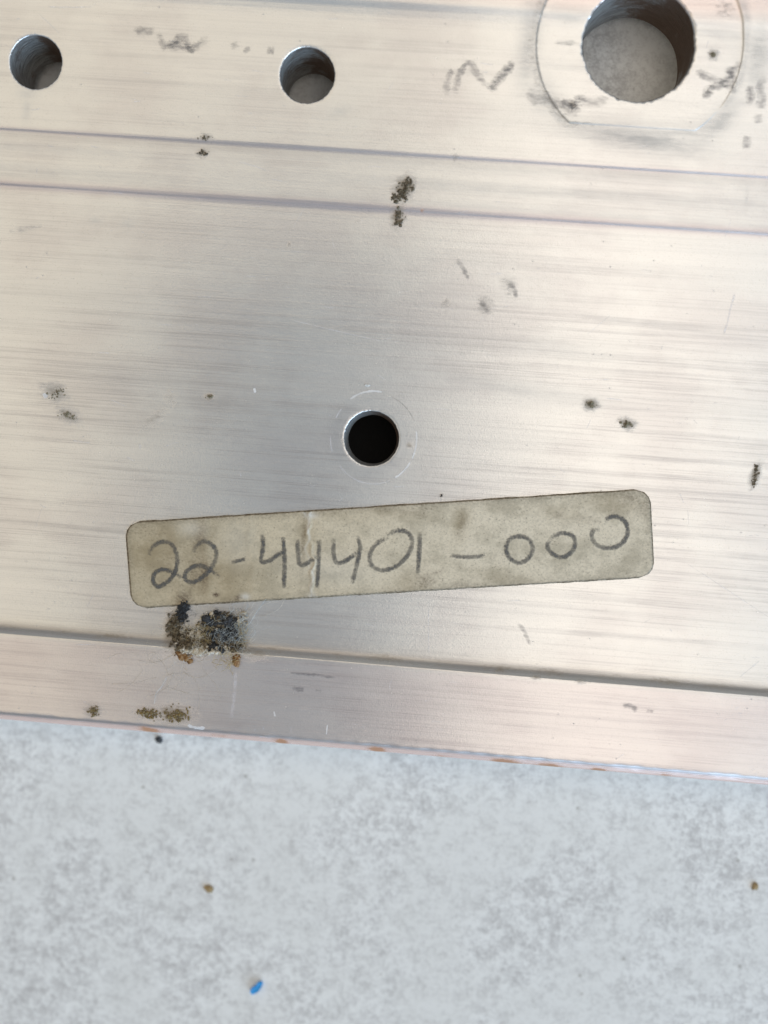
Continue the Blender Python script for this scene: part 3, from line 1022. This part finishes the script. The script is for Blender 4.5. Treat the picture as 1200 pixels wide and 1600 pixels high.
def grains(name, parent, spots, count, size_px, mat, flat=0.6, zfun=None, zhi=0.0, seed=1, label=None, cat=None, origin=None, shape=0.35, group=None):
    """heap of small irregular grains resting on the surface; spots = (px, py, sx, sy, weight)"""
    r = np.random.default_rng(seed)
    v0, f0 = ico()
    VV, FF = [], []
    w = np.array([s[4] for s in spots], float); w /= w.sum()
    zf = zfun or floor_of
    for _ in range(count):
        s = spots[r.choice(len(spots), p=w)]
        hz = ZF if zf is floor_of else 0.0
        c = W(s[0] + r.normal(0, 1) * s[2] * 0.6, s[1] + r.normal(0, 1) * s[3] * 0.6, hz)
        sz = size_px * PX * min(2.2, 0.8 * r.lognormal(0, 0.5)) * 0.5
        v = v0 * (1 + r.normal(0, shape * 0.5, (12, 1)))
        sc = np.array([r.uniform(0.7, 1.5), r.uniform(0.7, 1.3), flat * r.uniform(0.6, 1.3)]) * sz
        a = r.uniform(0, 6.28)
        v = v * sc
        v = np.stack([v[:, 0] * math.cos(a) - v[:, 1] * math.sin(a), v[:, 0] * math.sin(a) + v[:, 1] * math.cos(a), v[:, 2]], 1)
        v += np.array([c[0], c[1], zf(c[0], c[1]) + sc[2] * 0.55 + r.uniform(0, zhi) * MM])
        k0 = len(VV)
        VV += v.tolist(); FF += [tuple(q + k0 for q in f) for f in f0]
    o = mesh_object(name, VV, FF, mat, parent, smooth=True, origin=origin)
    if label:
        tag(o, label, cat, group)
    return o


lc = W(330, 990)
lint = thing('lint_clump', 'tangled clump of black and grey lint caught on the step below the label', 'lint', (lc[0], lc[1], ZF))
core = grains('core', lint, [(346, 968, 17, 7, 3), (352, 990, 16, 10, 3), (366, 982, 6, 10, 1), (335, 1008, 8, 4, 1)], 620, 4.8, 'soot', 0.9, None, 0.6, 3)
core['kind'] = 'stuff'
tail = grains('tail', lint, [(287, 948, 6, 6, 3), (285, 960, 6, 8, 3)], 300, 3.4, 'soot', 0.8, None, 0.25, 4)
tail['kind'] = 'stuff'
matted = grains('matted_dirt', lint, [(332, 992, 24, 9, 4), (298, 1004, 14, 7, 3), (340, 1006, 24, 6, 3), (372, 1000, 8, 12, 2), (345, 972, 18, 8, 3)], 700, 5.0, 'soil_dark', 0.8, None, 0.5, 14)
matted['kind'] = 'stuff'
flecks = grains('pale_crust', lint, [(296, 1010, 10, 6, 3), (318, 1014, 12, 4, 3), (377, 975, 6, 14, 4), (308, 990, 12, 6, 3), (345, 1012, 18, 5, 3), (330, 965, 14, 5, 1), (355, 985, 14, 12, 1)], 760, 3.4, 'fawn', 0.7, None, 0.5, 15)
flecks['kind'] = 'stuff'
tangle('dark_fibres', lint, [(352, 982, 11, 9, 4), (286, 956, 4, 7, 1)], 220, 20, 0.000020, 'soot', 1.4, 0.1, 1.0, 5)
tangle('grey_fibres', lint, [(366, 972, 10, 9, 4), (352, 985, 12, 9, 3), (380, 985, 3, 12, 3), (362, 998, 10, 7, 2)], 170, 24, 0.000017, 'hair', 1.8, 0.5, 1.2, 6)
tangle('fawn_fibres', lint, [(306, 990, 10, 6, 5), (306, 1010, 16, 6, 4), (378, 1005, 5, 12, 2), (384, 968, 4, 7, 2)], 190, 22, 0.000019, 'fawn', 1.5, 0.3, 0.9, 7)
tangle('golden_fibres', lint, [(322, 978, 14, 7, 3), (312, 998, 10, 5, 4), (378, 990, 3, 7, 3), (360, 1026, 7, 6, 4)], 130, 14, 0.000028, 'gold', 1.0, 0.4, 1.1, 8)
tangle('stray_hairs', lint, [(256, 1030, 20, 12, 3), (300, 1042, 26, 10, 2), (388, 955, 10, 14, 2), (250, 1065, 16, 16, 1), (330, 955, 24, 8, 1)], 34, 55, 0.000017, 'fawn', 0.35, 0.02, 0.3, 9)
grains('husk', lint, [(287, 1021, 5, 4, 1)], 60, 5, 'husk', 0.8, None, 0.25, 10)
grains('husk', lint, [(373, 1028, 3.5, 7, 1)], 80, 5, 'husk', 0.8, None, 0.35, 11)
grains('husk', lint, [(298, 1024, 4, 3, 1)], 34, 4, 'husk', 0.8, None, 0.2, 12)
grains('soil', lint, [(274, 982, 8, 16, 3), (282, 1000, 8, 8, 1), (300, 988, 14, 6, 1)], 420, 3.4, 'soil_dark', 0.7, None, 0.3, 13)
# two longer single hairs
for q, ln in enumerate(([(372, 1000), (392, 972), (402, 955), (416, 935)], [(246, 1095), (250, 1078), (258, 1068), (264, 1055)])):
    c = smooth_line(np.array([W(*p)[:2] for p in ln]))
    p3 = [(x, y, floor_of(x, y) + 0.0003 + 0.0003 * math.sin(i * 0.2)) for i, (x, y) in enumerate(c)]
    a, b = tube_geo(p3, 0.000028)
    mesh_object('long_hair', a, b, 'hair', lint)


def crust(name, label, spots, count, size, mat, seed, flat=0.55, zhi=0.08, cat='dirt', group=None):
    c = W(spots[0][0], spots[0][1])
    return grains(name, None, spots, int(count * 1.3), size * 0.52, mat, flat, None, zhi, seed, label, cat, (c[0], c[1], floor_of(c[0], c[1])), group=group)


crust('dirt_crust', 'dark crumbly dirt smear across the upper step line of the bar', [(636, 290, 9, 10, 3), (628, 305, 8, 10, 3), (616, 312, 4, 6, 1)], 150, 4.5, 'soil_dark', 21)
crust('dirt_crust', 'brown dirt crumb just under the dark smear on the upper step line', [(623, 334, 6, 6, 2), (622, 347, 5, 6, 2)], 80, 4.5, 'soil_dark', 22)
crust('dirt_crust', 'small dark dirt pair on the upper grooved band between two holes', [(322, 218, 9, 3, 2), (318, 241, 6, 4, 2)], 50, 3.5, 'soil_dark', 23)
crust('dirt_crust', 'golden brown crumbly dirt patch on the lower strip near its edge', [(280, 1113, 16, 9, 4), (240, 1112, 12, 6, 2), (228, 1108, 8, 5, 1)], 260, 4.5, 'soil_gold', 24)
crust('dirt_crust', 'small isolated olive dirt spot at the edge of the lower strip', [(150, 1107, 7, 6, 1)], 60, 4.0, 'soil_gold', 25)
crust('dirt_crust', 'olive dirt smear beside a white fleck on the main face', [(92, 610, 10, 7, 2), (85, 618, 8, 6, 1)], 40, 3.5, 'soil', 26, 0.35, 0.02)
crust('dirt_crust', 'olive dirt smear below the white fleck on the main face', [(103, 648, 8, 4, 2), (114, 652, 5, 3, 1)], 45, 3.5, 'soil', 27, 0.35, 0.02)
crust('dirt_crust', 'single round dirt dot on the main face level with the middle hole', [(328, 620, 3.5, 2.2, 1)], 22, 3.5, 'soil', 28)
crust('dirt_crust', 'upper olive dirt dot of a pair above the label end', [(923, 632, 5, 4, 1)], 45, 4.0, 'soil', 29)
crust('dirt_crust', 'lower olive dirt dot of a pair above the label end', [(980, 663, 5.5, 4, 1)], 45, 4.0, 'soil', 30)
crust('dirt_crust', 'elongated vertical dirt streak beyond the label end', [(1181, 736, 3, 8, 1), (1178, 752, 2.5, 6, 1)], 55, 4.0, 'soil_dark', 31, 0.4, 0.02)
crust('dirt_crust', 'brown dirt spot on the machined pad beside the large hole', [(1112, 88, 4, 4, 1)], 22, 3.2, 'soil', 32, 0.35, 0.02)
crust('chalk_grain', 'tiny white grain on the bar face above the middle hole', [(574, 603, 3, 2, 1)], 9, 4.0, 'chalk', 33, 0.6, 0.05, 'grain')
crust('soot_grain', 'tiny black grain on the bar face just above the label', [(690, 774, 1.0, 1.0, 1)], 6, 4.0, 'char', 34, 0.6, 0.02, 'grain')


# ------------------------------------------------------------------ the floor and what lies on it
fn = 40
fx = np.linspace(-3, 3, fn + 1)
FXX, FYY = np.meshgrid(fx, fx)
fvv = np.stack([FXX.ravel(), FYY.ravel(), np.zeros(FXX.size)], 1)
fi = np.arange(FXX.size).reshape(fn + 1, fn + 1)
ffq = np.stack([fi[:-1, :-1].ravel(), fi[:-1, 1:].ravel(), fi[1:, 1:].ravel(), fi[1:, :-1].ravel()], 1)
flo = mesh_object('floor', fvv, ffq, 'floor')
flo['kind'] = 'structure'
flo['label'] = 'pale grey mottled stone tile floor'

zero = lambda x, y: 0.0


def crumb(name, label, cat, px, py, sx, sy, count, size, mat, seed, flat=0.6):
    c = W(px, py, 0)
    return grains(name, None, [(px, py, sx, sy, 1)], count, size, mat, flat, zero, 0.0, seed, label, cat, (c[0], c[1], 0))


# blue chip: a bent flake
c0, c1 = W(393, 1550, 0), W(410, 1533, 0)
ax_ = (c1 - c0); L_ = np.linalg.norm(ax_); ax_ /= L_; si_ = np.array([-ax_[1], ax_[0], 0])
out_ = [(0, .1), (.12, .42), (.35, .48), (.6, .36), (.85, .42), (1, .12), (.98, -.2), (.7, -.42), (.45, -.5), (.2, -.38), (.02, -.22)]
vv, ff = [], []
for zz in (0.0001, 0.00045):
    for (a, b) in out_:
        p = c0 + ax_ * a * L_ + si_ * b * 0.00105
        vv.append((p[0], p[1], zz + 0.00018 * math.sin(a * 3.1)))
k = len(out_)
ff = [tuple(range(k, 2 * k)), tuple(range(k - 1, -1, -1))] + [(i, (i + 1) % k, k + (i + 1) % k, k + i) for i in range(k)]
mid = (c0 + c1) / 2
tag(mesh_object('paint_chip', vv, ff, 'blue', None, smooth=False, origin=(mid[0], mid[1], 0)), 'small bright blue paint chip lying on the pale floor', 'paint chip')
crumb('floor_crumb', 'tan crumb on the open floor between bar and blue chip', 'crumb', 325, 1387, 3, 3, 8, 8, 'tan', 41)
crumb('floor_crumb', 'golden brown crumb on the floor below the rusted end of the bar', 'crumb', 1180, 1384, 3.5, 3.5, 9, 8, 'tan', 42)
crumb('floor_crumb', 'black crumb on the floor right by the bar edge', 'crumb', 250, 1157, 2, 3, 6, 7, 'char', 43)
